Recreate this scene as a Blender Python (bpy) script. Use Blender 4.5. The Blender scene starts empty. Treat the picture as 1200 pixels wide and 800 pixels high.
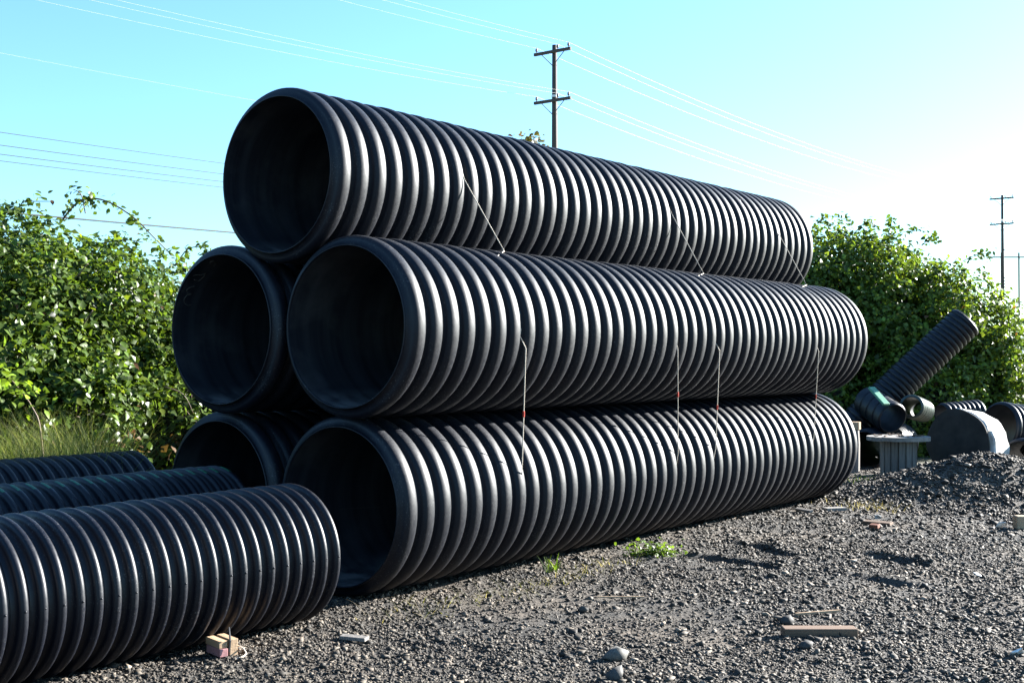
import bpy, math, random
import numpy as np
from mathutils import Matrix, Vector

random.seed(11)
rng = np.random.default_rng(11)
R_ = math.radians
scene = bpy.context.scene
COL = scene.collection

# ------------------------------------------------------------------ camera
F_PX, HY = 1461.8, 419.4            # focal length and horizon row for a 1200 px wide frame
CAM_H = 1.388
PITCH = math.atan((HY - 400) / F_PX)
cam_data = bpy.data.cameras.new('camera')
cam_data.sensor_width = 36.0
cam_data.lens = 36.0 * F_PX / 1200.0
cam_data.clip_end = 6000
cam = bpy.data.objects.new('camera', cam_data)
cam.location = (0, 0, CAM_H)
cam.rotation_euler = (math.pi / 2 + PITCH, 0, 0)
COL.objects.link(cam)
scene.camera = cam

# ------------------------------------------------------------------ sky, sun, exposure
SUN_AZ, SUN_EL = 61.5, 20.5         # degrees clockwise from the view direction (+Y)
world = bpy.data.worlds.new('World')
scene.world = world
world.use_nodes = True
wn = world.node_tree
wn.nodes.clear()
wo = wn.nodes.new('ShaderNodeOutputWorld')
wb = wn.nodes.new('ShaderNodeBackground')
sk = wn.nodes.new('ShaderNodeTexSky')
sk.sky_type = 'NISHITA'
sk.sun_disc = False
sk.sun_elevation = R_(SUN_EL)
sk.sun_rotation = R_(SUN_AZ)
sk.air_density = 1.0
sk.dust_density = 0.8
sk.ozone_density = 1.0
wb.inputs['Strength'].default_value = 0.05
tint = wn.nodes.new('ShaderNodeMix'); tint.data_type = 'RGBA'; tint.blend_type = 'MULTIPLY'
tint.inputs[0].default_value = 1.0
tint.inputs[7].default_value = (0.60, 0.95, 1.22, 1)      # the camera's cool, saturated rendering of the sky
wn.links.new(sk.outputs[0], tint.inputs[6])
wn.links.new(tint.outputs[2], wb.inputs[0])
wn.links.new(wb.outputs[0], wo.inputs[0])

sun_data = bpy.data.lights.new('sun', 'SUN')
sun_data.energy = 5.0
sun_data.angle = R_(0.53)
sun_data.color = (1.0, 0.97, 0.92)
sun = bpy.data.objects.new('sun', sun_data)
sd = Vector((math.sin(R_(SUN_AZ)) * math.cos(R_(SUN_EL)), math.cos(R_(SUN_AZ)) * math.cos(R_(SUN_EL)), math.sin(R_(SUN_EL))))
sun.rotation_euler = sd.to_track_quat('Z', 'Y').to_euler()
sun.location = (20, 0, 30)
COL.objects.link(sun)

vs = scene.view_settings
vs.view_transform = 'Standard'
vs.look = 'None'
vs.gamma = 1.0
vs.exposure = 2.62
vs.use_curve_mapping = False

# ------------------------------------------------------------------ helpers
def px_ray(x, y):
    dx, dy = (x - 600) / F_PX, (400 - y) / F_PX
    c, s = math.cos(PITCH), math.sin(PITCH)
    return Vector((dx, c - s * dy, s + c * dy))

def at(x, y, Y):                    # the point at depth Y seen in this direction
    d = px_ray(x, y)
    return Vector((0, 0, CAM_H)) + d * (Y / d.y)

def on_ground(x, y, z=0.0):
    d = px_ray(x, y)
    return Vector((0, 0, CAM_H)) + d * ((z - CAM_H) / d.z)

def to_px(P):
    v = Vector(P) - Vector((0, 0, CAM_H))
    c, s = math.cos(PITCH), math.sin(PITCH)
    zc, yc = v.y * c + v.z * s, -v.y * s + v.z * c
    return 600 + F_PX * v.x / zc, 400 - F_PX * yc / zc

def tag(o, label=None, cat=None, group=None, kind=None):
    if label: o['label'] = label
    if cat: o['category'] = cat
    if group: o['group'] = group
    if kind: o['kind'] = kind
    return o

def link(name, data, parent=None):
    o = bpy.data.objects.new(name, data)
    COL.objects.link(o)
    if parent is not None:
        o.parent = parent
    return o

def thing(name, label, cat, loc=(0, 0, 0), group=None):
    o = link(name, None)
    o.location = loc
    o.empty_display_size = 0.1
    return tag(o, label, cat, group)

def mesh_np(name, V, F, mats, smooth=False, col=None, mi=None):
    V = np.asarray(V, np.float32); F = np.asarray(F, np.int32)
    n = F.shape[1]
    me = bpy.data.meshes.new(name)
    me.vertices.add(len(V)); me.vertices.foreach_set('co', V.ravel())
    me.loops.add(F.size); me.loops.foreach_set('vertex_index', F.ravel())
    me.polygons.add(len(F))
    me.polygons.foreach_set('loop_start', np.arange(0, F.size, n, dtype=np.int32))
    me.polygons.foreach_set('loop_total', np.full(len(F), n, np.int32))
    if smooth:
        me.polygons.foreach_set('use_smooth', np.ones(len(F), bool))
    for m in (mats if isinstance(mats, (list, tuple)) else [mats]):
        me.materials.append(m)
    if mi is not None:
        me.polygons.foreach_set('material_index', np.asarray(mi, np.int32))
    if col is not None:
        a = me.color_attributes.new('tone', 'FLOAT_COLOR', 'POINT')
        c = np.ones((len(V), 4), np.float32); c[:, :3] = col
        a.data.foreach_set('color', c.ravel())
    me.update(calc_edges=True)
    return me

class MB:                           # collects shapes into one mesh
    def __init__(s): s.v, s.f = [], []
    def add(s, V, F):
        b = len(s.v); s.v += [tuple(p) for p in V]; s.f += [tuple(i + b for i in f) for f in F]
        return s
    def box(s, c, d, M=None):
        x, y, z = d[0] / 2, d[1] / 2, d[2] / 2
        V = [Vector(p) for p in ((-x,-y,-z),(x,-y,-z),(x,y,-z),(-x,y,-z),(-x,-y,z),(x,-y,z),(x,y,z),(-x,y,z))]
        if M is not None: V = [M @ p for p in V]
        V = [p + Vector(c) for p in V]
        return s.add(V, [(0,3,2,1),(4,5,6,7),(0,1,5,4),(1,2,6,5),(2,3,7,6),(3,0,4,7)])
    def tube(s, pts, rad, n=6, cap=True):
        pts = [Vector(p) for p in pts]
        rads = rad if isinstance(rad, (list, tuple)) else [rad] * len(pts)
        V, Fs = [], []
        up = Vector((0.13, 0.21, 0.97))
        for i, p in enumerate(pts):
            t = (pts[min(i + 1, len(pts) - 1)] - pts[max(i - 1, 0)]).normalized()
            a = up.cross(t)
            if a.length < 1e-3: a = Vector((1, 0, 0)).cross(t)
            a.normalize(); b = t.cross(a); up = b
            # keep the frame from flipping
            for k in range(n):
                w = 2 * math.pi * k / n
                V.append(p + (a * math.cos(w) + b * math.sin(w)) * rads[i])
        for i in range(len(pts) - 1):
            for k in range(n):
                k2 = (k + 1) % n
                Fs.append((i*n+k, i*n+k2, (i+1)*n+k2, (i+1)*n+k))
        if cap:
            Fs.append(tuple(range(n - 1, -1, -1))); Fs.append(tuple((len(pts)-1)*n + k for k in range(n)))
        return s.add(V, Fs)
    def build(s, name, mat, parent=None, smooth=False, bevel=0):
        me = bpy.data.meshes.new(name)
        me.from_pydata([tuple(p) for p in s.v], [], s.f)
        me.materials.append(mat)
        if smooth:
            me.polygons.foreach_set('use_smooth', [True] * len(me.polygons))
        o = link(name, me, parent)
        if bevel:
            m = o.modifiers.new('bevel', 'BEVEL'); m.width = bevel; m.segments = 2
        return o

def hash2(ix, iy, seed=0):
    h = (ix.astype(np.int64) * 374761393 + iy.astype(np.int64) * 668265263 + seed * 1442695041) & 0x7fffffff
    h = ((h ^ (h >> 13)) * 1274126177) & 0x7fffffff
    return ((h ^ (h >> 16)) & 0xffff) / 65535.0

def vnoise(x, y, seed=0):
    ix, iy = np.floor(x), np.floor(y)
    fx, fy = x - ix, y - iy
    fx, fy = fx * fx * (3 - 2 * fx), fy * fy * (3 - 2 * fy)
    a, b = hash2(ix, iy, seed), hash2(ix + 1, iy, seed)
    c, d = hash2(ix, iy + 1, seed), hash2(ix + 1, iy + 1, seed)
    return (a + (b - a) * fx) * (1 - fy) + (c + (d - c) * fx) * fy - 0.5

# ------------------------------------------------------------------ materials
def new_mat(name):
    m = bpy.data.materials.new(name); m.use_nodes = True
    nt = m.node_tree
    return m, nt, nt.nodes['Principled BSDF'], nt.nodes['Material Output']

def N(nt, t, **kw):
    n = nt.nodes.new(t)
    for k, v in kw.items(): setattr(n, k, v)
    return n

def noise(nt, scale, detail=4, rough=0.55, vec=None, mapping=None):
    n = N(nt, 'ShaderNodeTexNoise')
    n.inputs['Scale'].default_value = scale; n.inputs['Detail'].default_value = detail; n.inputs['Roughness'].default_value = rough
    if vec is not None: nt.links.new(vec, n.inputs['Vector'])
    return n

def ramp(nt, inp, stops):
    r = N(nt, 'ShaderNodeValToRGB')
    el = r.color_ramp.elements
    while len(el) < len(stops): el.new(0.5)
    for e, (p, c) in zip(el, stops):
        e.position = p
        e.color = (c, c, c, 1) if isinstance(c, (int, float)) else (*c, 1)
    nt.links.new(inp, r.inputs[0])
    return r

def mix(nt, fac, a, b):
    m = N(nt, 'ShaderNodeMix', data_type='RGBA')
    for s, v in ((m.inputs[0], fac), (m.inputs[6], a), (m.inputs[7], b)):
        if isinstance(v, (int, float)): s.default_value = v
        elif isinstance(v, tuple): s.default_value = (*v, 1)
        else: nt.links.new(v, s)
    return m.outputs[2]

def bump(nt, bsdf, h, strength, dist):
    b = N(nt, 'ShaderNodeBump'); b.inputs['Strength'].default_value = strength; b.inputs['Distance'].default_value = dist
    nt.links.new(h, b.inputs['Height']); nt.links.new(b.outputs[0], bsdf.inputs['Normal'])

def wpos(nt):
    return N(nt, 'ShaderNodeNewGeometry').outputs['Position']

def plastic(name, base=(0.0028, 0.004, 0.0085), dust=(0.050, 0.050, 0.049), rough=0.48, dust_amt=0.22, spec=0.30):
    m, nt, b, o = new_mat(name)
    p = wpos(nt)
    n1 = noise(nt, 3.5, 6, 0.6, p)
    n2 = noise(nt, 45, 5, 0.7, p)
    d1 = ramp(nt, n1.outputs[0], [(0.42, 0.0), (0.72, 1.0)])
    d2 = ramp(nt, n2.outputs[0], [(0.44, 0.0), (0.68, 1.0)])
    mul = N(nt, 'ShaderNodeMath', operation='MULTIPLY'); nt.links.new(d1.outputs[0], mul.inputs[0]); nt.links.new(d2.outputs[0], mul.inputs[1])
    mul2 = N(nt, 'ShaderNodeMath', operation='MULTIPLY'); nt.links.new(mul.outputs[0], mul2.inputs[0]); mul2.inputs[1].default_value = dust_amt
    n4 = noise(nt, 130, 3, 0.6, p)
    nk = ramp(nt, n4.outputs[0], [(0.60, 0.0), (0.70, 1.0)])
    mk = N(nt, 'ShaderNodeMath', operation='MULTIPLY'); nt.links.new(nk.outputs[0], mk.inputs[0]); nt.links.new(d1.outputs[0], mk.inputs[1])
    nt.links.new(mix(nt, mk.outputs[0], mix(nt, mul2.outputs[0], base, dust), (0.13, 0.13, 0.13)), b.inputs['Base Color'])
    r = N(nt, 'ShaderNodeMapRange'); nt.links.new(n2.outputs[0], r.inputs[0])
    r.inputs[1].default_value = 0.3; r.inputs[2].default_value = 0.75
    r.inputs[3].default_value = rough - 0.05; r.inputs[4].default_value = rough + 0.12
    nt.links.new(r.outputs[0], b.inputs['Roughness'])
    b.inputs['Specular IOR Level'].default_value = spec
    n3 = noise(nt, 9, 3, 0.5, p)
    bump(nt, b, n3.outputs[0], 0.25, 0.006)
    return m

def liner_mat_fn():
    m, nt, b, o = new_mat('pipe_liner_plastic')
    tc = N(nt, 'ShaderNodeTexCoord'); mp = N(nt, 'ShaderNodeMapping'); mp.inputs['Scale'].default_value = (11, 0.7, 0.7)
    nt.links.new(tc.outputs['Object'], mp.inputs[0])
    rings = noise(nt, 1.0, 3, 0.6, mp.outputs[0])
    p = wpos(nt)
    pat = noise(nt, 2.2, 6, 0.65, p)
    r1 = ramp(nt, rings.outputs[0], [(0.36, (0.006, 0.008, 0.013)), (0.66, (0.028, 0.031, 0.037))])
    r2 = ramp(nt, pat.outputs[0], [(0.52, 0.0), (0.80, 0.7)])
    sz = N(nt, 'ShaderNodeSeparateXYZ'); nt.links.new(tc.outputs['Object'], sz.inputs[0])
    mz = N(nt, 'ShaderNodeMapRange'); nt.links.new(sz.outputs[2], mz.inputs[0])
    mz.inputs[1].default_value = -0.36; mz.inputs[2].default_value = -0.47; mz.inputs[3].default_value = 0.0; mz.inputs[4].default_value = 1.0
    glint_noise = noise(nt, 7, 5, 0.6, p); rs_ = ramp(nt, glint_noise.outputs[0], [(0.40, 0.0), (0.62, 0.9)])  # sky glint painted as a lighter, broken band along the liner's bottom
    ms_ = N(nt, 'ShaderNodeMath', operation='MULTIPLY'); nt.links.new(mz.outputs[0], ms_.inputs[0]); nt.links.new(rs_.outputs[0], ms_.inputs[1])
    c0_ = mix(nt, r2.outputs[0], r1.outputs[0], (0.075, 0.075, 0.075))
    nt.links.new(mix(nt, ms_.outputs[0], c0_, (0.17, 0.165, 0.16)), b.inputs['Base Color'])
    b.inputs['Roughness'].default_value = 0.45
    b.inputs['Specular IOR Level'].default_value = 0.4
    bump(nt, b, rings.outputs[0], 0.3, 0.004)
    return m

def wood(name, c1, c2, scale=1.0, axis='Z'):
    m, nt, b, o = new_mat(name)
    tc = N(nt, 'ShaderNodeTexCoord')
    mp = N(nt, 'ShaderNodeMapping')
    mp.inputs['Scale'].default_value = {'X': (2, 40, 40), 'Y': (40, 2, 40), 'Z': (40, 40, 2)}[axis]
    nt.links.new(tc.outputs['Object'], mp.inputs[0])
    n1 = noise(nt, scale, 6, 0.65, mp.outputs[0])
    rm = ramp(nt, n1.outputs[0], [(0.3, 0.0), (0.7, 1.0)])
    nt.links.new(mix(nt, rm.outputs[0], c1, c2), b.inputs['Base Color'])
    b.inputs['Roughness'].default_value = 0.8
    bump(nt, b, n1.outputs[0], 0.5, 0.004)
    return m

def flat(name, c, rough=0.7, var=0.25, scale=30, metallic=0.0):
    m, nt, b, o = new_mat(name)
    n1 = noise(nt, scale, 5, 0.6, wpos(nt))
    rm = ramp(nt, n1.outputs[0], [(0.3, 0.0), (0.7, 1.0)])
    nt.links.new(mix(nt, rm.outputs[0], tuple(x * (1 - var) for x in c), tuple(min(1, x * (1 + var)) for x in c)), b.inputs['Base Color'])
    b.inputs['Roughness'].default_value = rough
    b.inputs['Metallic'].default_value = metallic
    bump(nt, b, n1.outputs[0], 0.3, 0.004)
    return m

def leaf_mat(name, translucent=0.35, rough=0.38):
    m, nt, b, o = new_mat(name)
    a = N(nt, 'ShaderNodeAttribute', attribute_name='tone')
    oi = N(nt, 'ShaderNodeObjectInfo')
    nt.links.new(a.outputs['Color'], b.inputs['Base Color'])
    b.inputs['Roughness'].default_value = rough
    b.inputs['Specular IOR Level'].default_value = 0.20
    t = N(nt, 'ShaderNodeBsdfTranslucent')
    g = N(nt, 'ShaderNodeMix', data_type='RGBA', blend_type='MULTIPLY'); g.inputs[0].default_value = 1
    nt.links.new(a.outputs['Color'], g.inputs[6]); g.inputs[7].default_value = (1.9, 1.9, 0.7, 1)
    nt.links.new(g.outputs[2], t.inputs['Color'])
    ms = N(nt, 'ShaderNodeMixShader'); ms.inputs[0].default_value = translucent
    nt.links.new(b.outputs[0], ms.inputs[1]); nt.links.new(t.outputs[0], ms.inputs[2])
    nt.links.new(ms.outputs[0], o.inputs['Surface'])
    return m

def stone_mat(name):
    m, nt, b, o = new_mat(name)
    a = N(nt, 'ShaderNodeAttribute', attribute_name='tone')
    n1 = noise(nt, 90, 4, 0.6, wpos(nt))
    rm = ramp(nt, n1.outputs[0], [(0.3, 0.65), (0.7, 1.25)])
    g = N(nt, 'ShaderNodeMix', data_type='RGBA', blend_type='MULTIPLY'); g.inputs[0].default_value = 1
    nt.links.new(a.outputs['Color'], g.inputs[6]); nt.links.new(rm.outputs[0], g.inputs[7])
    nt.links.new(g.outputs[2], b.inputs['Base Color'])
    b.inputs['Roughness'].default_value = 0.75
    b.inputs['Specular IOR Level'].default_value = 0.35
    bump(nt, b, n1.outputs[0], 0.3, 0.003)
    return m

M_PIPE = plastic('black_pipe_plastic')
M_SMALL = plastic('black_small_pipe_plastic', rough=0.42, dust_amt=0.18, spec=0.33)
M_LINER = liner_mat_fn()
M_GREEN = flat('green_paint_mark', (0.010, 0.095, 0.045), 0.5)
M_CHALK = flat('chalk_mark', (0.075, 0.068, 0.06), 0.9)
M_ROPE = flat('pale_rope_fibre', (0.50, 0.44, 0.36), 0.85, 0.4, 160)
M_RED = flat('red_tape', (0.55, 0.05, 0.03), 0.6)
M_LEAF = leaf_mat('bramble_leaf', 0.34)
M_GRASS = leaf_mat('grass_blade', 0.4, 0.5)
M_CANE = flat('bramble_cane', (0.10, 0.065, 0.04), 0.6, 0.4)
M_CORE = flat('dark_bush_core', (0.012, 0.011, 0.006), 0.95, 0.5, 14)  # dark colour stands for the shade deep inside the brambles
M_STONE = stone_mat('crushed_basalt')
M_POLE = wood('weathered_pole_wood', (0.035, 0.025, 0.020), (0.075, 0.055, 0.045))
M_WIRE = flat('aluminium_wire', (0.36, 0.36, 0.36), 0.5, 0.05)
M_CABLE = flat('black_cable', (0.02, 0.02, 0.022), 0.6)
M_INSUL = flat('insulator_porcelain', (0.10, 0.08, 0.08), 0.4)
M_REELW = wood('grey_reel_wood', (0.10, 0.09, 0.08), (0.26, 0.235, 0.21))
M_REELT = wood('grey_reel_top_wood', (0.12, 0.11, 0.10), (0.30, 0.27, 0.24), axis='X')
M_PLANK = wood('brown_plank_wood', (0.075, 0.042, 0.024), (0.19, 0.115, 0.07), axis='X')
M_TAN = wood('fresh_timber', (0.30, 0.19, 0.11), (0.45, 0.31, 0.19), axis='Y')
M_PINK = flat('pink_paint_timber', (0.36, 0.17, 0.17), 0.7)
M_CONC = flat('sun_paled_dusty_concrete', (0.42, 0.41, 0.38), 0.85, 0.3, 12)  # dusty concrete, paled to carry the sun glare on the drum's side
M_WHITE = flat('white_scrap', (0.70, 0.69, 0.66), 0.7)
M_BARK = flat('tree_bark', (0.07, 0.05, 0.04), 0.9)

# ------------------------------------------------------------------ yard directions
TH = R_(37.2)
U = Vector((math.sin(TH), math.cos(TH), 0))           # along the pipes, away from the camera
Pv = Vector((math.cos(TH), -math.sin(TH), 0))         # across the pipes, to the right
D = 1.05                                              # outside diameter of a big pipe
def sp(s, p, z=0.0): return U * s + Pv * p + Vector((0, 0, z))

# ------------------------------------------------------------------ ground
RUTS = []
for a, b, h in (((800, 645), (918, 668), 1.0), ((850, 632), (935, 651), 1.0), ((1010, 648), (1098, 664), 1.0), ((955, 666), (1092, 688), 0.9)):
    A, B = on_ground(*a), on_ground(*b)
    RUTS.append((A.x, A.y, B.x, B.y, h))

def ground_h(x, y):
    x = np.asarray(x, float); y = np.asarray(y, float)
    h = 0.035 * vnoise(x * 0.6, y * 0.6, 1) + 0.03 * vnoise(x * 1.7, y * 1.7, 2) + 0.018 * vnoise(x * 5, y * 5, 3) + 0.012 * vnoise(x * 14, y * 14, 4)
    for ax, ay, bx, by, k in RUTS:
        dx, dy = bx - ax, by - ay
        L = math.hypot(dx, dy); dx /= L; dy /= L
        t = (x - ax) * dx + (y - ay) * dy
        wob = 0.10 * vnoise(t * 1.6, t * 0 + ax, 5) + 0.05 * vnoise(t * 6, t * 0 + ay, 6)
        d = (x - ax) * dy - (y - ay) * dx + wob          # + is towards the camera's right
        tp = np.clip(t / (0.12 * L), 0, 1) * np.clip((L - t) / (0.12 * L), 0, 1)
        tp = tp * (0.9 + 0.8 * vnoise(t * 4, t * 0 + bx, 7))
        h = h + k * tp * (0.023 * np.exp(-((d + 0.045) / 0.05) ** 2) - 0.018 * np.exp(-((d - 0.04) / 0.05) ** 2))
    far = np.clip((np.hypot(x, y) - 60) / 200, 0, 1)
    return h * (1 - far)

def axis_pts(lo, hi, step, ends_lo, ends_hi):
    core = np.arange(lo, hi + 1e-6, step)
    out = []
    def grow(start, end, sgn):
        v, st, r = start, step, []
        while (v < end) if sgn > 0 else (v > end):
            st *= 1.22; v += sgn * st; r.append(v)
        return r
    return np.array(grow(lo, ends_lo, -1)[::-1] + list(core) + grow(hi, ends_hi, 1))
gx = axis_pts(-3.2, 6.8, 0.030, -3000, 3000)
gy = axis_pts(4.2, 13.6, 0.032, -3000, 5000)
GX, GY = np.meshgrid(gx, gy)
GZ = ground_h(GX, GY)
nx, ny = len(gx), len(gy)
idx = np.arange(nx * ny).reshape(ny, nx)
Fq = np.stack([idx[:-1, :-1], idx[:-1, 1:], idx[1:, 1:], idx[1:, :-1]], -1).reshape(-1, 4)

def ground_mat():
    m, nt, b, o = new_mat('gravel_yard')
    p = wpos(nt)
    fine = noise(nt, 60, 6, 0.7, p)
    vor = N(nt, 'ShaderNodeTexVoronoi'); vor.inputs['Scale'].default_value = 48; nt.links.new(p, vor.inputs['Vector'])
    big = noise(nt, 0.9, 5, 0.6, p)
    r1 = ramp(nt, fine.outputs[0], [(0.3, (0.021, 0.018, 0.0145)), (0.55, (0.055, 0.048, 0.040)), (0.8, (0.13, 0.112, 0.092))])
    r2 = ramp(nt, fine.outputs[0], [(0.3, (0.08, 0.060, 0.042)), (0.7, (0.24, 0.185, 0.13))])
    rb = ramp(nt, big.outputs[0], [(0.46, 0.0), (0.62, 0.8)])
    c = mix(nt, rb.outputs[0], r1.outputs[0], r2.outputs[0])
    vr = ramp(nt, vor.outputs['Distance'], [(0.05, 1.0), (0.6, 0.45)])
    g = N(nt, 'ShaderNodeMix', data_type='RGBA', blend_type='MULTIPLY'); g.inputs[0].default_value = 0.6
    nt.links.new(c, g.inputs[6]); nt.links.new(vr.outputs[0], g.inputs[7])
    # grass fields beyond the yard
    sx = N(nt, 'ShaderNodeSeparateXYZ'); nt.links.new(p, sx.inputs[0])
    fr = N(nt, 'ShaderNodeMapRange'); nt.links.new(sx.outputs[1], fr.inputs[0])
    fr.inputs[1].default_value = 15.5; fr.inputs[2].default_value = 19
    fld = noise(nt, 0.35, 6, 0.7, p)
    rf = ramp(nt, fld.outputs[0], [(0.35, (0.07, 0.10, 0.035)), (0.65, (0.20, 0.17, 0.09))])
    nt.links.new(mix(nt, fr.outputs[0], g.outputs[2], rf.outputs[0]), b.inputs['Base Color'])
    b.inputs['Roughness'].default_value = 0.85
    ad = N(nt, 'ShaderNodeMath', operation='SUBTRACT'); nt.links.new(fine.outputs[0], ad.inputs[0]); nt.links.new(vor.outputs['Distance'], ad.inputs[1])
    grit = noise(nt, 210, 4, 0.7, p)
    ad2 = N(nt, 'ShaderNodeMath', operation='MULTIPLY_ADD'); nt.links.new(grit.outputs[0], ad2.inputs[0]); ad2.inputs[1].default_value = 0.7; nt.links.new(ad.outputs[0], ad2.inputs[2])
    bump(nt, b, ad2.outputs[0], 1.0, 0.016)
    return m
M_GROUND = ground_mat()
ground = link('ground', mesh_np('ground', np.stack([GX, GY, GZ], -1).reshape(-1, 3), Fq, M_GROUND, smooth=True))
tag(ground, 'dark crushed gravel yard with patches of brown dirt', None, None, 'structure')

# distant hills
def hill(name, label, x0, x1, y, h, seed, mat):
    xs = np.linspace(x0, x1, 160); V = []
    prof = h * (0.55 + 0.9 * (vnoise(xs / 260, xs * 0, seed) + 0.5 * vnoise(xs / 90, xs * 0, seed + 1) + 0.2 * vnoise(xs / 25, xs * 0, seed + 2)))
    rows = [(0, 0.0), (80, 0.55), (160, 1.0), (320, 0.0)]
    for dy, k in rows:
        V.append(np.stack([xs, xs * 0 + y + dy, prof * k - 1.0 * (k == 0)], -1))
    V = np.concatenate(V); n = len(xs); i = np.arange(len(rows) * n).reshape(len(rows), n)
    Fh = np.stack([i[:-1, :-1], i[:-1, 1:], i[1:, 1:], i[1:, :-1]], -1).reshape(-1, 4)
    return tag(link(name, mesh_np(name, V, Fh, mat, smooth=True)), label, None, None, 'structure')
M_HILL = flat('hazed_forest_hill', (0.10, 0.14, 0.17), 1.0, 0.2, 0.05)  # blue of the distance haze mixed into the forest colour
hill('hills', 'low blue-grey wooded ridge far beyond the yard', -2200, 2600, 1500, 55, 21, M_HILL)

# ------------------------------------------------------------------ gravel stones
PHI = (1 + 5 ** 0.5) / 2
ICO_V = np.array([(-1,PHI,0),(1,PHI,0),(-1,-PHI,0),(1,-PHI,0),(0,-1,PHI),(0,1,PHI),(0,-1,-PHI),(0,1,-PHI),(PHI,0,-1),(PHI,0,1),(-PHI,0,-1),(-PHI,0,1)]) / math.hypot(1, PHI)
ICO_F = np.array([(0,11,5),(0,5,1),(0,1,7),(0,7,10),(0,10,11),(1,5,9),(5,11,4),(11,10,2),(10,7,6),(7,1,8),(3,9,4),(3,4,2),(3,2,6),(3,6,8),(3,8,9),(4,9,5),(2,4,11),(6,2,10),(8,6,7),(9,8,1)])
OCT_V = np.array([(1,0,0),(-1,0,0),(0,1,0),(0,-1,0),(0,0,1),(0,0,-1)], float)
OCT_F = np.array([(0,2,4),(2,1,4),(1,3,4),(3,0,4),(2,0,5),(1,2,5),(3,1,5),(0,3,5)])

def rand_rot(n):
    q = rng.normal(size=(n, 4)); q /= np.linalg.norm(q, axis=1)[:, None]
    w, x, y, z = q.T
    return np.stack([np.stack([1-2*(y*y+z*z), 2*(x*y-z*w), 2*(x*z+y*w)], -1),
                     np.stack([2*(x*y+z*w), 1-2*(x*x+z*z), 2*(y*z-x*w)], -1),
                     np.stack([2*(x*z-y*w), 2*(y*z+x*w), 1-2*(x*x+y*y)], -1)], 1)

def stone_tone(n):
    t = np.exp(rng.normal(math.log(0.038), 0.62, n)); t = np.clip(t, 0.015, 0.24)
    warm = rng.random(n)
    c = np.stack([t * 1.20, t * 0.98, t * 0.74], -1)
    br = warm > 0.93
    c[br] = np.stack([t[br] * 1.5, t[br] * 1.15, t[br] * 0.85], -1)
    return c

def stones_mesh(name, pos, rad, hi=True):
    n = len(pos)
    BV, BF = (ICO_V, ICO_F) if hi else (OCT_V, OCT_F)
    k = len(BV)
    j = 0.28 if hi else 0.45
    V = BV[None] * (1 + rng.uniform(-j, j, (n, k, 1))) + rng.uniform(-j, j, (n, k, 3)) * 0.75
    V = V * rng.uniform(0.5, 1.45, (n, 1, 3)) * np.array([1, 1, 0.85])
    V = np.einsum('nij,nkj->nki', rand_rot(n), V)
    V[:, :, 2] *= 0.62
    V = V * rad[:, None, None] + pos[:, None, :]
    Fm = (BF[None] + (np.arange(n) * k)[:, None, None]).reshape(-1, 3)
    col = np.repeat(stone_tone(n), k, axis=0)
    return mesh_np(name, V.reshape(-1, 3), Fm, M_STONE, col=col)

def scatter(y0, y1, dens, rmed, sig, rmax, margin=1.0):
    w1 = 0.415 * y1 + margin
    n = int(dens * (y1 - y0) * 2 * w1)
    x = rng.uniform(-w1, w1, n); y = rng.uniform(y0, y1, n)
    ok = np.abs(x) < 0.415 * y + margin
    # leave bare dirt patches
    bare = vnoise(x * 0.9, y * 0.9, 31) + 0.5 * vnoise(x * 2.3, y * 2.3, 32)
    ok &= rng.random(n) < np.clip(1.1 - 2.6 * np.clip(bare - 0.02, 0, 1), 0.42, 1)
    x, y = x[ok], y[ok]
    r = np.clip(np.exp(rng.normal(math.log(rmed), sig, len(x))), 0.004, rmax)
    z = ground_h(x, y) + r * 0.25
    return np.stack([x, y, z], -1), r

for nm, args, hi in (('gravel', (4.3, 6.8, 5600, 0.0066, 0.45, 0.024), False), ('gravel', (6.8, 9.5, 3200, 0.0076, 0.45, 0.026), False), ('gravel', (9.5, 15.5, 1100, 0.0098, 0.45, 0.028), False)):
    ps, rs = scatter(*args)
    o = link(nm, stones_mesh(nm, ps, rs, hi), ground)
    tag(o, 'loose crushed gravel covering the yard', None, None, 'stuff')

# the larger loose stones, each a piece of the ground
stone_protos = []
for i in range(8):
    me = stones_mesh('stone', np.zeros((1, 3)), np.array([1.0]), True)
    stone_protos.append(me)
cnt = 0
while cnt < 150:
    y = 4.6 + 6.5 * random.random() ** 1.6
    x = random.uniform(-0.41, 0.41) * y
    if x * math.cos(TH) - y * math.sin(TH) < -4.55: continue
    r = 0.015 + 0.016 * random.random() ** 2
    o = link('stone', random.choice(stone_protos), ground)
    o.location = (x, y, float(ground_h(x, y)) + r * 0.3)
    o.rotation_euler = (0, 0, random.uniform(0, 6.28))
    o.scale = (r * random.uniform(.8, 1.3), r * random.uniform(.8, 1.3), r * random.uniform(.6, 1.0))
    cnt += 1

# ------------------------------------------------------------------ corrugated pipes
SEG = 80
def rib_profile(R, r0, pitch, n=2.7, frac=0.90, k=9):
    pts = [(0.0, r0)]
    a = pitch * (1 - frac) / 2
    for i in range(k + 1):
        t = -math.cos(math.pi * i / k)
        pts.append((a + (t + 1) / 2 * pitch * frac, r0 + (R - r0) * max(0.0, 1 - abs(t) ** n) ** (1 / n)))
    pts.append((pitch, r0))
    return pts

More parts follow.
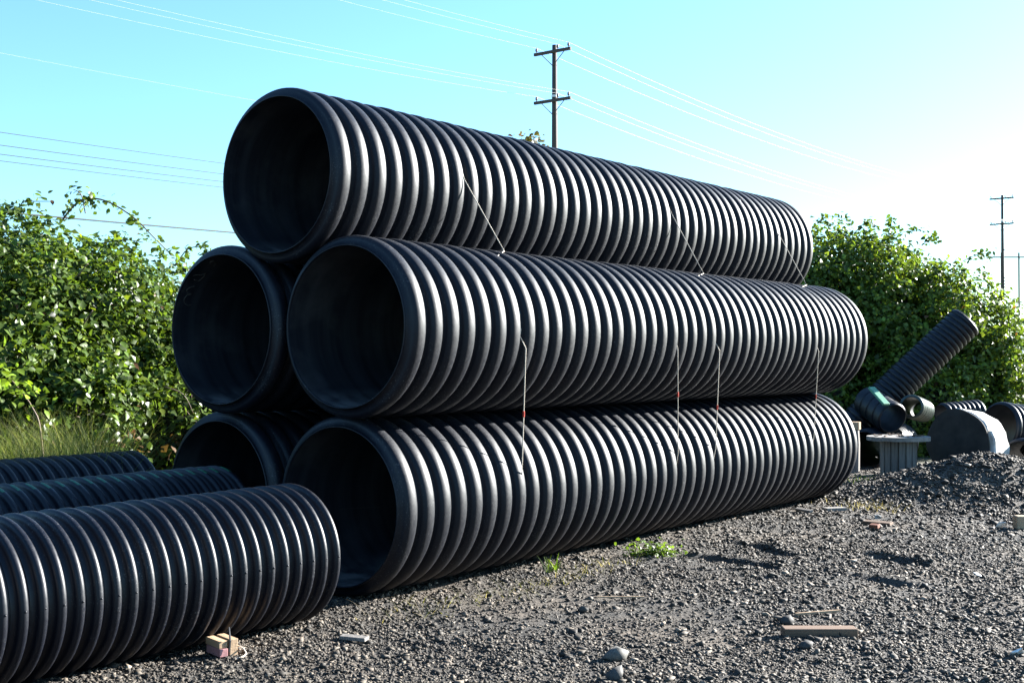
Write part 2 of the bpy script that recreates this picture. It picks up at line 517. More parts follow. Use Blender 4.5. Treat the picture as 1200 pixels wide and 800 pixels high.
def revolve(name, prof, mats, smooth=True, mi_fn=None, seg=SEG, nub=None):
    pr = np.array(prof); k = len(pr)
    w = np.arange(seg) * 2 * np.pi / seg
    V = np.zeros((k, seg, 3))
    V[:, :, 0] = pr[:, 0][:, None]
    V[:, :, 1] = pr[:, 1][:, None] * np.sin(w)[None]      # w = 0 is up, + turns to +Y
    V[:, :, 2] = pr[:, 1][:, None] * np.cos(w)[None]
    i = np.arange(k * seg).reshape(k, seg)
    i2 = np.roll(i, -1, 1)
    Fm = np.stack([i[:-1], i[1:], i2[1:], i2[:-1]], -1).reshape(-1, 4)
    mi = None
    if mi_fn is not None:
        mi = np.zeros((k - 1, seg), int)
        for a in range(k - 1):
            for b in range(seg): mi[a, b] = mi_fn(a, b)
        mi = mi.ravel()
    return mesh_np(name, V.reshape(-1, 3), Fm, mats, smooth=smooth, mi=mi)

mesh_cache = {}
def pipe_meshes(key, R, r0, rin, pitch, n, frac, mat, green=False):
    if key not in mesh_cache:
        fn = None; mats = [mat]
        if green:
            mats = [mat, M_GREEN]
            fn = lambda a, b: 1 if (4 <= a <= 6 and (b in (SEG - 3, SEG - 4, SEG - 5))) else 0
        mesh_cache[key] = (revolve('rib', rib_profile(R, r0, pitch, n, frac), mats, mi_fn=fn),)
    return mesh_cache[key][0]

def make_pipe(name, label, cat, origin, direction, R, pitch, nribs, depth, lip=0.012, mat=None, key=None, n=2.7, frac=0.9, group=None, green=False, liner_mat=None):
    """origin: centre of the near end; the root sits on the pipe's underside."""
    mat = mat or M_PIPE
    r0 = R - depth; rin = r0 - lip
    d = Vector(direction).normalized()
    side = Vector((0, 0, 1)).cross(d).normalized()         # local +Y
    up = d.cross(side)
    M = Matrix(((d.x, side.x, up.x), (d.y, side.y, up.y), (d.z, side.z, up.z))).to_4x4()
    root = thing(name, label, cat, (0, 0, 0), group)
    root.matrix_world = Matrix.Translation(Vector(origin) - up * R) @ M
    rib = pipe_meshes(key, R, r0, rin, pitch, n, frac, mat, green)
    for i in range(nribs):
        o = link('rib', rib, root); o.location = (i * pitch + random.gauss(0, 0.0012), random.gauss(0, 0.0012), R + random.gauss(0, 0.0012))
        e = 1 + random.gauss(0, 0.0022); o.scale = (1, e, e)
    L = nribs * pitch
    lk = ('liner', key, nribs)
    if lk not in mesh_cache:
        # inner wall with a faint wave where the ribs are welded on
        prof = [(0.004, rin + 0.002)]
        for i in range(nribs):
            prof += [(i * pitch + 0.25 * pitch, rin), (i * pitch + 0.75 * pitch, rin + 0.0018)]
        prof += [(L - 0.004, rin + 0.002)]
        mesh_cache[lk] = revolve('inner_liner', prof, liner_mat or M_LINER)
        mesh_cache[('lip', key)] = revolve('end_lip', [(0.006, rin + 0.0005), (-0.003, rin + 0.002), (-0.006, rin + lip * 0.5), (-0.003, r0 - 0.001), (0.004, r0 - 0.0005)], mat)
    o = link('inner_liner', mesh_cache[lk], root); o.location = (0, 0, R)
    o = link('end_lip', mesh_cache[('lip', key)], root); o.location = (0, 0, R)
    o = link('end_lip', mesh_cache[('lip', key)], root); o.location = (L, 0, R); o.rotation_euler = (0, 0, math.pi)
    return root

PITCHB = 0.1395 * D
NB = 45
RB = D / 2
big = {'E': (4.9937, -4.9454, 0.5), 'F': (5.0044, -5.976, 0.5), 'B': (4.8973, -4.8057, 1.492), 'C': (4.8988, -5.8342, 1.492), 'A': (4.8664, -5.320, 2.358)}
BIG = {k: (s * D - PITCHB / 2, p * D, z * D) for k, (s, p, z) in big.items()}
big_labels = {
    'A': 'big black corrugated pipe lying alone on top of the stack',
    'B': 'big black corrugated pipe in the middle tier of the stack, facing the gravel yard',
    'C': 'big black corrugated pipe in the middle tier with faint chalk scribbles in its mouth',
    'E': 'big black corrugated pipe on the ground, bottom of the stack beside the open gravel',
    'F': 'big black corrugated pipe at the bottom of the stack nearer the brambles, mostly hidden'}
pipe_root = {}
for k, (s, p, z) in BIG.items():
    pipe_root[k] = make_pipe('corrugated_pipe', big_labels[k], 'pipe', sp(s, p, z), U, RB, PITCHB, NB, 0.056, 0.010, M_PIPE, 'big', 2.8, 0.74, 'big corrugated pipes in the stack')

# smaller pipes lying in front of the stack
RS, PITCHS = 0.362, 0.0875
NS = 68
small = (('G', 4.60, -4.93, 'black corrugated pipe on the gravel at the front, sunlit, nearest the camera', False, 'small'),
         ('H', 5.10, -6.15, 'smaller black corrugated pipe with green paint marks along its top', True, 'smallgreen'),
         ('I', 5.55, -7.63, 'smaller black corrugated pipe lying in shade beside the tall grass', False, 'small'))
for k, s1, p, lab, gr, key in small:
    L = NS * PITCHS
    pipe_root[k] = make_pipe('corrugated_pipe', lab, 'pipe', sp(s1 - L, p, RS), U, RS, PITCHS, NS, 0.042, 0.010, M_SMALL, key, 2.6, 0.52, 'smaller corrugated pipes in front of the stack', gr)
# moulding nubs along the side of the nearest one
mbn = MB(); Vn = []
nub = revolve('mould_nub', [(0, 0.0055), (0.003, 0.0045), (0.005, 0.0001)], M_SMALL, seg=8)
Lg = NS * PITCHS
for i in range(NS):
    s = (i + 0.5) * PITCHS
    if 4.60 - Lg + s < 2.5: continue
    o = link('mould_nub', nub, pipe_root['G'])
    a = R_(88)
    o.location = (s, -math.sin(a) * (RS - 0.0015), RS + math.cos(a) * (RS - 0.0015))
    o.rotation_euler = (0, 0, -math.pi / 2)

# chalk scribbles inside the mouth of C, a pale scratch inside E
def ray_cyl(x, y, k, r, far=True):
    s0, p0, z0 = BIG[k]
    o = Vector((0, 0, CAM_H)); d = px_ray(x, y)
    c = sp(s0, p0, z0)
    oc = o - c
    dp = d - U * d.dot(U); op = oc - U * oc.dot(U)
    A_, B_, C_ = dp.dot(dp), 2 * op.dot(dp), op.dot(op) - r * r
    disc = B_ * B_ - 4 * A_ * C_
    if disc < 0: disc = 0
    t = (-B_ + (1 if far else -1) * math.sqrt(disc)) / (2 * A_)
    return o + d * t
scrib = [[(228, 335.5), (222, 337), (218.5, 340), (220, 344), (225, 344.5), (219, 346), (215.5, 350), (216, 355), (220, 358), (224, 357)],
         [(226, 323), (230, 322), (236, 322), (241, 320.5), (239, 324), (235, 328), (231, 329.5), (227, 327.5)],
         [(246, 307), (250, 306), (253, 309), (250, 312), (246, 311), (246, 307)]]
rin_big = RB - 0.066
for st in scrib:
    pts = [ray_cyl(x, y, 'C', rin_big - 0.002) for x, y in st]
    fine = []
    for a, b in zip(pts[:-1], pts[1:]):
        fine += [a.lerp(b, t) for t in (0, 0.5)]
    fine.append(pts[-1])
    o = MB().tube(fine, 0.0022, 4).build('chalk_scribble', M_CHALK)
    o.parent = pipe_root['C']; o.matrix_parent_inverse = (Matrix.Translation(pipe_root['C'].location) @ pipe_root['C'].rotation_euler.to_matrix().to_4x4()).inverted()
pts = [ray_cyl(398 + 47 * t, 596 - 2.2 * t, 'E', rin_big - 0.002) for t in np.linspace(0, 1, 8)]
o = MB().tube(pts, 0.0016, 4).build('pale_scratch', M_CHALK)
o.parent = pipe_root['E']; o.matrix_parent_inverse = (Matrix.Translation(pipe_root['E'].location) @ pipe_root['E'].rotation_euler.to_matrix().to_4x4()).inverted()

# ------------------------------------------------------------------ ropes lashing the stack
def cyl_pt(k, s, ang, r):           # ang from the top towards the yard side
    s0, p0, z0 = BIG[k]
    return sp(s, p0 + r * math.sin(ang), z0 + r * math.cos(ang))
def find_s(k, ang, xpx, r):
    lo, hi = 4.0, 13.0
    for _ in range(40):
        m = (lo + hi) / 2
        if to_px(cyl_pt(k, m, ang, r))[0] < xpx: lo = m
        else: hi = m
    return lo
def trough(k, s):                   # nearest trough along the pipe
    s0 = BIG[k][0]
    return s0 + round((s - s0) / PITCHB) * PITCHB
def arc(k, s, a0, a1, r, n=14):
    return [cyl_pt(k, s, a0 + (a1 - a0) * i / n, r) for i in range(n + 1)]
RT = RB - 0.042
ropes = [((543, 588), (617, 612), 0.50, 'pale rope lashing the stack nearest the open pipe mouths'),
         (None, (795, 795), 0.40, 'greyish rope tied down between two lower tiers only, left of a paler rope'),
         ((788, 822), (844, 839), 0.55, 'pale rope lashing the stack midway along the pipes'),
         ((913, 943), (960, 954), 0.5, 'pale rope lashing the stack close to the far pipe ends')]
for up, dn, tf, lab in ropes:
    pts = []
    if up:
        sA = find_s('A', R_(82), up[0], RB)
        sB = find_s('B', R_(14), up[1], RB)
        pts += arc('A', trough('A', sA), R_(-60), R_(66), RT)
        pA, pB = cyl_pt('A', sA, R_(84), RB + 0.004), cyl_pt('B', sB, R_(16), RB + 0.006)
        pts += [pA.lerp(pB, t) for t in np.linspace(0, 1, 6)]
    else:
        sB = find_s('B', R_(20), dn[0] - 20, RB)
    sB2 = find_s('B', R_(97), dn[0], RB); sE = find_s('E', R_(78), dn[1], RB)
    a0 = R_(30) if up else R_(-40)
    tb = trough('B', sB2)
    n = 16
    for i in range(n + 1):
        a = a0 + (R_(95) - a0) * i / n
        pts.append(cyl_pt('B', tb, a, RT + 0.004 * math.sin(i * 2.2)))
    pB2, pE = cyl_pt('B', sB2, R_(103), RB + 0.004), cyl_pt('E', sE, R_(74), RB + 0.006)
    pts += [pB2.lerp(pE, t) for t in np.linspace(0, 1, 8)]
    pts += arc('E', trough('E', sE), R_(86), R_(150), RT)
    base = pE.copy(); base.z = 0
    root = thing('lashing_rope', lab, 'rope', base, 'ropes lashing the pipe stack')
    loc = [p - base for p in pts]
    MB().tube(loc, 0.0036, 6).build('cord', M_ROPE, root, smooth=True)
    q = pB2.lerp(pE, tf) - base; q2 = pB2.lerp(pE, tf + 0.045) - base
    MB().tube([q, q2], 0.0068, 7).build('red_tape', M_RED, root)

# ------------------------------------------------------------------ foliage
def leaf_template(w=0.72):
    # base, left, mid, right, left2, right2, tip
    V = np.array([(0,0,0), (-0.42*w,0.30,0.07), (0,0.32,0.0), (0.42*w,0.30,0.07), (-0.36*w,0.62,0.03), (0,0.64,-0.03), (0.36*w,0.62,0.03), (0,1.0,-0.14)])
    Fm = np.array([(0,2,1),(0,3,2),(1,2,5),(1,5,4),(2,3,6),(2,6,5),(4,5,7),(5,6,7)])
    return V, Fm
def leaf_template_lo(w=0.75):
    V = np.array([(0,0,0), (-0.45*w,0.42,0.08), (0,0.45,-0.01), (0.45*w,0.42,0.08), (0,1.0,-0.12)])
    Fm = np.array([(0,2,1),(0,3,2),(1,2,4),(2,3,4)])
    return V, Fm

def frames(nrm, n):
    nrm = nrm / np.linalg.norm(nrm, axis=1)[:, None]
    r = rng.normal(size=(n, 3)); r[:, 2] -= 0.5
    t = r - (r * nrm).sum(1)[:, None] * nrm
    t /= np.linalg.norm(t, axis=1)[:, None]
    b = np.cross(t, nrm)
    return b, t, nrm

def leaf_colors(n, base=(0.052, 0.084, 0.016), yellow=0.12, dead=0.006, sig=0.40):
    k = np.exp(rng.normal(0, sig, n))[:, None]
    c = np.array(base)[None] * k
    u = rng.random(n)
    y = u < yellow
    c[y] = np.array((0.11, 0.145, 0.02)) * np.exp(rng.normal(0, 0.25, y.sum()))[:, None]
    d = u > 1 - dead
    c[d] = np.array((0.09, 0.045, 0.022)) * np.exp(rng.normal(0, 0.3, d.sum()))[:, None]
    return np.clip(c, 0.005, 0.6)

def leaves_mesh(name, pos, nrm, size, col, tpl, mat=None):
    n = len(pos); TV, TF = tpl; k = len(TV)
    b, t, m = frames(nrm, n)
    sv = TV[None] * size[:, None, None]
    wig = 1 + rng.uniform(-0.15, 0.15, (n, 1))
    P = pos[:, None, :] + sv[:, :, 0:1] * wig[:, :, None] * b[:, None, :] + sv[:, :, 1:2] * t[:, None, :] + sv[:, :, 2:3] * m[:, None, :]
    Fm = (TF[None] + (np.arange(n) * k)[:, None, None]).reshape(-1, 3)
    return mesh_np(name, P.reshape(-1, 3), Fm, mat or M_LEAF, col=np.repeat(col, k, axis=0))

def sample_lobes(lobes, per_m2, depth, front=None):
    """points in a shell under the surface of a union of ellipsoids, with outward normals"""
    Ps, Ns = [], []
    L = np.array(lobes, float)          # cx cy cz rx ry rz
    for li, (cx, cy, cz, rx, ry, rz) in enumerate(L):
        area = 4 * math.pi * ((rx*ry)**1.6/3 + (rx*rz)**1.6/3 + (ry*rz)**1.6/3) ** (1/1.6)
        n = int(area * per_m2)
        d = rng.normal(size=(n, 3)); d /= np.linalg.norm(d, axis=1)[:, None]
        lump = 1 + 0.20 * vnoise(d[:, 0] * 3 + li * 7, d[:, 2] * 3 + d[:, 1] * 2.3, 40) + 0.14 * vnoise(d[:, 0] * 7 + li * 3, d[:, 2] * 7 - d[:, 1] * 6, 41)
        k = lump * (1 - depth * rng.random(n) ** 1.5 / min(rx, ry, rz))
        P = np.array([cx, cy, cz]) + d * np.array([rx, ry, rz]) * k[:, None]
        nr = d / np.array([rx, ry, rz])
        ok = P[:, 2] > 0.02
        for lj, q in enumerate(L):
            if lj == li: continue
            e = (((P - q[:3]) / q[3:]) ** 2).sum(1)
            ok &= e > (1 - depth * 1.2 / min(q[3:])) ** 2
        hole = vnoise(P[:, 0] * 2.6 + P[:, 1] * 0.9, P[:, 2] * 2.6 - P[:, 1] * 1.1, 44) + 0.6 * vnoise(P[:, 0] * 6 - P[:, 1] * 2, P[:, 2] * 6 + P[:, 1], 45)
        inner = k < lump * (1 - 0.38 * depth / min(rx, ry, rz))
        ok &= (hole > -0.20) | inner                      # pockets open between the clumps
        if front is not None: ok &= front(P)
        Ps.append(P[ok]); Ns.append(nr[ok] / np.linalg.norm(nr[ok], axis=1)[:, None])
    return np.concatenate(Ps), np.concatenate(Ns)

def clusterise(P, Nn, per, spread):
    n = len(P)
    P2 = np.repeat(P, per, 0) + rng.normal(0, spread, (n * per, 3))
    N2 = np.repeat(Nn, per, 0)
    return P2, N2

def core_mesh(name, lobes, shrink, mat, parent):  # lumpy dark shells filling the bush with painted shade
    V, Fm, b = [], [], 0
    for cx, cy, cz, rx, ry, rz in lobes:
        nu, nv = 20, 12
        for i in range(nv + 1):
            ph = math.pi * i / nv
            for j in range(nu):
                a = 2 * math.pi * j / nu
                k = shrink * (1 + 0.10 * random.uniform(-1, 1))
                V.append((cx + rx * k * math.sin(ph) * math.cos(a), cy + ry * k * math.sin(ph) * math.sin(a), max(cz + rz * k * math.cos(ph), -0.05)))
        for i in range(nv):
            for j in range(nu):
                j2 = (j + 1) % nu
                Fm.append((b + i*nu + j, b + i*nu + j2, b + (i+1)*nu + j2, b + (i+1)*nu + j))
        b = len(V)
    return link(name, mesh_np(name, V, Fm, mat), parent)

def cane(parent, pts, r0, r1, leaf_n, leaf_size, name='cane', yellow=0.15):
    """a smooth arching stem with leaves on it"""
    pts = [Vector(p) for p in pts]
    fine = []
    for i in range(len(pts) - 1):
        p0, p1, p2, p3 = pts[max(i-1,0)], pts[i], pts[i+1], pts[min(i+2,len(pts)-1)]
        for t in (0, .25, .5, .75):
            fine.append(0.5 * ((2*p1) + (p2-p0)*t + (2*p0-5*p1+4*p2-p3)*t*t + (3*p1-p0-3*p2+p3)*t**3))
    fine.append(pts[-1])
    rads = [r0 + (r1 - r0) * i / (len(fine) - 1) for i in range(len(fine))]
    o = MB().tube(fine, rads, 5).build(name, M_CANE, parent, smooth=True)
    if leaf_n:
        k = rng.integers(0, len(fine), leaf_n)
        P = np.array([fine[i] for i in k]) + rng.normal(0, leaf_size * 0.55, (leaf_n, 3))
        Nn = rng.normal(size=(leaf_n, 3)) * 0.7 + np.array([0, -0.3, 0.8])
        me = leaves_mesh('sprig_leaves', P, Nn, leaf_size * rng.uniform(0.7, 1.2, leaf_n), leaf_colors(leaf_n, yellow=yellow), leaf_template())
        q = link('sprig_leaves', me, o); q['kind'] = 'stuff'
    return o

# ---- left bramble thicket
def lobe_sp(s, p, z, rs, rp, rz):
    c = sp(s, p); rx = math.hypot(rs * U.x, rp * Pv.x); ry = math.hypot(rs * U.y, rp * Pv.y)
    return (c.x, c.y, z, rx, ry, rz)
lobesL = [lobe_sp(4.2, -10.6, 0.85, 1.5, 1.3, 1.55), lobe_sp(5.9, -10.4, 1.08, 1.4, 1.3, 1.66), lobe_sp(6.9, -10.3, 1.04, 1.2, 1.2, 1.48),
          lobe_sp(7.9, -10.2, 0.82, 1.2, 1.2, 1.44), lobe_sp(9.3, -10.2, 0.7, 1.4, 1.1, 1.45), lobe_sp(6.2, -9.6, 0.5, 1.1, 0.8, 1.25), lobe_sp(7.4, -9.6, 0.6, 1.1, 0.8, 1.05)]
rootL = thing('bramble_bush', 'tall leafy green bramble thicket behind the pipes, beside the feathery grass', 'bush', sp(7, -10.2))
invL = Matrix.Translation(-rootL.location)
def reparent(o, root):
    o.parent = root; o.matrix_parent_inverse = Matrix.Translation(-Vector(root.location)); return o
PL, NL = sample_lobes(lobesL, 640, 0.60, lambda P: (P[:, 0] * math.cos(TH) - P[:, 1] * math.sin(TH)) > -11.2)
PL, NL = clusterise(PL, NL, 3, 0.030)
nl = len(PL)
dirn = NL * 0.75 + rng.normal(size=(nl, 3)) * 0.62 + np.array([0, 0, 0.45])
szL = rng.uniform(0.042, 0.095, nl)
colL = leaf_colors(nl, yellow=0.10, dead=0.006)
low = (PL[:, 2] < 0.75) & (rng.random(nl) < 0.30)
colL[low] = np.array((0.11, 0.065, 0.035)) * np.exp(rng.normal(0, 0.35, low.sum()))[:, None]
reparent(tag(link('foliage', leaves_mesh('foliage', PL, dirn, szL, colL, leaf_template_lo())), 'dense bramble leaves', None, None, 'stuff'), rootL)
reparent(core_mesh('shade_core', lobesL, 0.58, M_CORE, None), rootL)
# the leaves that show largest, one by one
leaf_protos = []
for i in range(10):
    TV, TF = leaf_template()
    c = leaf_colors(1, yellow=0.25, dead=0.0)
    leaf_protos.append(mesh_np('leaf', TV * (1 + rng.uniform(-.08, .08, TV.shape)), TF, M_LEAF, col=np.repeat(c, len(TV), 0)))
pS = PL[:, 0] * math.sin(TH) + PL[:, 1] * math.cos(TH)
dist = np.hypot(PL[:, 0], PL[:, 1])
outer = (PL[:, 0] / PL[:, 1] > -0.43) & (PL[:, 0] / PL[:, 1] < -0.24) & (PL[:, 2] > 0.6) & ((NL * (-PL / np.linalg.norm(PL, axis=1)[:, None])).sum(1) > 0.2)
cand = np.where(outer)[0]
cand = cand[np.argsort(dist[cand] + rng.uniform(0, 0.8, len(cand)))][:900]
for i in rng.choice(cand, 280, replace=False):
    o = link('leaf', leaf_protos[int(rng.integers(10))], rootL)
    nn = Vector(NL[i]) * 0.8 + Vector(rng.normal(size=3)) * 0.5 + Vector((0, 0, 0.4))
    o.rotation_euler = (nn.to_track_quat('Z', 'Y').to_matrix().to_4x4() @ Matrix.Rotation(random.uniform(0, 6.28), 4, 'Z')).to_euler()
    o.location = Vector(PL[i]) + Vector(NL[i]) * 0.05 - rootL.location
    k = random.uniform(0.06, 0.085); o.scale = (k, k, k)
# arching canes against the sky and in the face of the thicket
cc = []
cc.append((cane(None, [at(70, 262, 11.2), at(90, 238, 11.1), at(108, 232.5, 11.0), at(130, 238, 10.9), at(158, 256, 10.8), at(180, 278, 10.7), at(202, 300, 10.7)], 0.010, 0.004, 130, 0.068),))
cc.append((cane(None, [at(100, 250, 11.0), at(95, 228, 11.0), at(86, 222, 11.0)], 0.006, 0.003, 30, 0.065),))
cc.append((cane(None, [at(205, 312, 11.2), at(220, 292, 11.2), at(238, 290, 11.2), at(246, 296, 11.2)], 0.006, 0.003, 40, 0.06),))
cc.append((cane(None, [at(120, 285, 10.6), at(145, 281, 10.6), at(168, 284, 10.5)], 0.006, 0.003, 40, 0.06),))
cc.append((cane(None, [at(20, 248, 11.0), at(28, 236, 11.0), at(40, 236, 11.0), at(60, 236, 11.0)], 0.006, 0.003, 45, 0.065),))
for _ in range(26):
    s = random.uniform(5.6, 8.3); z0 = random.uniform(0.4, 2.2)
    a = sp(s, -8.75 - random.uniform(0, 0.5), z0)
    b = a + U * random.uniform(-0.35, 0.35) + Pv * random.uniform(0.0, 0.25) + Vector((0, 0, random.uniform(-0.7, 0.15)))
    m = a.lerp(b, 0.5) + Pv * 0.06 + Vector((0, 0, 0.05))
    cc.append((cane(None, [a, m, b], 0.006, 0.003, 4, 0.05),))
for (o,) in cc: reparent(o, rootL)

# ---- right bramble thicket
lobesR = [(2.6, 19.6, 1.25, 1.5, 1.4, 1.9), (4.7, 19.5, 1.5, 1.35, 1.5, 2.0), (5.7, 19.4, 1.4, 1.2, 1.4, 1.95), (6.6, 19.1, 1.1, 1.1, 1.3, 1.78),
          (7.2, 18.9, 0.75, 0.75, 1.1, 1.6), (4.4, 18.5, 0.6, 1.1, 0.9, 1.5), (6.0, 18.3, 0.4, 1.3, 0.9, 1.25)]
rootR = thing('bramble_bush', 'leafy green bramble mound behind the leaning pipe and the wooden reel', 'bush', (5, 19.4, 0))
PR, NR = sample_lobes(lobesR, 470, 0.6, lambda P: P[:, 1] < 20.2)
PR, NR = clusterise(PR, NR, 3, 0.035)
nr_ = len(PR)
dirn = NR * 0.75 + rng.normal(size=(nr_, 3)) * 0.62 + np.array([0, 0, 0.45])
colR = leaf_colors(nr_, base=(0.074, 0.112, 0.019), yellow=0.20, dead=0.005)
reparent(tag(link('foliage', leaves_mesh('foliage', PR, dirn, rng.uniform(0.05, 0.105, nr_), colR, leaf_template_lo())), 'dense bramble leaves', None, None, 'stuff'), rootR)
reparent(core_mesh('shade_core', lobesR, 0.60, M_CORE, None), rootR)
for pts in ([(958, 262), (968, 254), (985, 255), (996, 260)], [(1035, 283), (1058, 272), (1085, 270)], [(1080, 288), (1090, 278), (1100, 280)], [(1128, 306), (1150, 297), (1162, 300)], [(1170, 345), (1190, 352), (1205, 362)], [(1000, 275), (1012, 262), (1022, 262)], [(1040, 280), (1044, 262), (1046, 258)]):
    reparent(cane(None, [at(x, y, 19.2) for x, y in pts], 0.007, 0.004, 45, 0.085), rootR)

# ---- sapling with yellow-green leaves by the left edge
rs = at(58, 540, 9.4); rs.z = 0
rootS = thing('sapling', 'small sunlit sapling with yellow-green leaves in front of the brambles', 'sapling', rs)
st = cane(None, [Vector((rs.x, rs.y, 0)), at(48, 510, 9.4), at(38, 478, 9.4), at(22, 455, 9.4), at(8, 440, 9.4)], 0.009, 0.004, 0, 0.06, 'stem')
reparent(st, rootS)
nS = 95
ks = rng.random(nS)
P = np.array([at(-8 + 48 * k + rng.normal(0, 9), 436 + 34 * k + rng.normal(0, 13), 9.35 + rng.normal(0, .12)) for k in ks])
cS = np.array((0.12, 0.18, 0.02)) * np.exp(rng.normal(0, 0.3, nS))[:, None]
me = leaves_mesh('leaves', P, rng.normal(size=(nS, 3)) * 0.5 + np.array([0.3, -0.3, 0.9]), rng.uniform(0.05, 0.085, nS), cS, leaf_template())
reparent(tag(link('leaves', me), None, None, None, 'stuff'), rootS)

# ---- grasses
def blades(name, base, n, h0, h1, width, lean, spread, cols, segs=5, droop=0.4):
    """base: list of root points; returns one mesh of curved blades"""
    V, Fm, C_ = [], [], []
    for i in range(n):
        b = base[i % len(base)] + Vector((random.gauss(0, spread), random.gauss(0, spread), 0))
        h = random.uniform(h0, h1); az = random.uniform(0, 2 * math.pi)
        d = Vector((math.cos(az), math.sin(az), 0)); sdv = Vector((-d.y, d.x, 0))
        ln = random.uniform(0.3, 1) * lean; dr = random.uniform(0.4, 1) * droop
        c = np.array(random.choice(cols)) * math.exp(random.gauss(0, 0.25))
        k0 = len(V)
        for j in range(segs + 1):
            t = j / segs
            p = b + d * (ln * t * h + dr * h * t * t) + Vector((0, 0, h * (t - 0.45 * dr * t * t * t)))
            w = width * (1 - t * 0.85) * 0.5
            V += [p - sdv * w, p + sdv * w]; C_ += [c, c]
        for j in range(segs):
            a = k0 + 2 * j
            Fm.append((a, a + 1, a + 3, a + 2))
    return mesh_np(name, [tuple(v) for v in V], Fm, M_GRASS, col=np.array(C_))

bs = []
for _ in range(60):
    x = random.uniform(-35, 128)
    g = at(x, 560, random.uniform(9.0, 9.9)); g.z = 0
    bs.append(g)
tall = link('tall_grass', blades('tall_grass', bs, 5200, 0.55, 1.18, 0.0045, 0.25, 0.09, [(0.11, 0.14, 0.05), (0.15, 0.17, 0.075), (0.06, 0.09, 0.025), (0.20, 0.20, 0.11)], 6, 0.55))
tag(tall, 'feathery yellow-green tall grass at the foot of the brambles', None, None, 'stuff')

def tuft(name, label, cat, px, n, h0, h1, w, cols, spread, lean=0.5):
    g = on_ground(*px)
    t = thing(name, label, cat, (g.x, g.y, float(ground_h(g.x, g.y)) - 0.005))
    o = link('blades', blades('blades', [Vector((0, 0, 0))], n, h0, h1, w, lean, spread, cols), t)
    o['kind'] = 'stuff'
    return t
GREENS = [(0.06, 0.10, 0.018), (0.085, 0.125, 0.02), (0.045, 0.08, 0.014)]
def weed(label, px, n, size, spread, hgt):
    g = on_ground(*px)
    t = thing('weed', label, 'weed', (g.x, g.y, float(ground_h(g.x, g.y))))
    P = np.stack([rng.normal(0, spread, n), rng.normal(0, spread * 0.6, n), np.abs(rng.normal(0, hgt, n))], -1)
    c = np.array((0.07, 0.11, 0.02)) * np.exp(rng.normal(0, 0.35, n))[:, None]
    o = link('leaves', leaves_mesh('leaves', P, rng.normal(size=(n, 3)) * 0.6 + np.array([0.3, -.2, .8]), size * rng.uniform(.6, 1.3, n), c, leaf_template()), t)
    o['kind'] = 'stuff'
    o = link('stems', blades('stems', [Vector((0, 0, 0))], 60, hgt, hgt * 2.2, 0.005, 0.7, spread * 0.5, GREENS), t); o['kind'] = 'stuff'
    return t
weed('low bright green weed growing in the gravel beside the bottom pipe', (766, 649), 420, 0.030, 0.085, 0.045)
tuft('weed', 'small single green-leaved weed in the gravel left of the low bushy weed', 'weed', (646, 672), 14, 0.08, 0.14, 0.016, GREENS, 0.02, 0.8)
tuft('grass_tuft', 'green grass tuft at the foot of the wooden reel', 'grass', (1018, 574), 420, 0.07, 0.20, 0.006, GREENS, 0.16, 0.5)
tuft('grass_tuft', 'dry straw-coloured grass patch in front of the far pipe end', 'grass', (1018, 594), 200, 0.04, 0.09, 0.004, [(0.20, 0.17, 0.13), (0.25, 0.205, 0.155)], 0.17, 0.9)
bs = [sp(s, -4.94 + 0.35 + random.uniform(-.05, .22)) for s in np.linspace(4.9, 7.2, 26)]
st = link('dry_straw', blades('dry_straw', bs, 240, 0.03, 0.10, 0.003, 1.8, 0.07, [(0.24, 0.20, 0.14), (0.13, 0.13, 0.06)], 4, 0.9))
tag(st, 'thin dry straw lying along the foot of the bottom pipe', None, None, 'stuff')

# ---- tree whose top shows above the stack
tc = Vector((0.3, 36, -0.02))
rootT = thing('tree', 'olive-brown tree whose top just shows above the top pipe', 'tree', tc)
MB().tube([(0, 0, -.1), (0.05, 0, 2), (-0.05, 0.1, 4.2), (0.05, 0, 6.6)], [0.20, 0.16, 0.11, 0.04], 8).build('trunk', M_BARK, rootT, smooth=True)
for k in range(9):
    a = k * 2.4; z = 3 + k * 0.42; l = 1.5 - 0.1 * k
    MB().tube([(0, 0, z), (math.cos(a) * l * .5, math.sin(a) * l * .5, z + .4), (math.cos(a) * l, math.sin(a) * l, z + 1.0)], [0.06, 0.04, 0.015], 5).build('limb', M_BARK, rootT, smooth=True)
lt = [(0, 0, 5.0, 1.5, 1.5, 1.7), (0.15, 0.1, 6.9, 0.75, 0.95, 1.15), (-0.6, 0.2, 6.0, 0.8, 0.8, 1.05), (0.9, 0, 5.6, 0.8, 0.9, 1.1)]
PT, NT = sample_lobes(lt, 110, 0.7)
o = link('crown', leaves_mesh('crown', PT, NT * .6 + rng.normal(size=PT.shape) * .7, rng.uniform(0.12, 0.20, len(PT)), leaf_colors(len(PT), base=(0.05, 0.045, 0.018), yellow=.0, dead=.05), leaf_template_lo()), rootT)
o['kind'] = 'stuff'

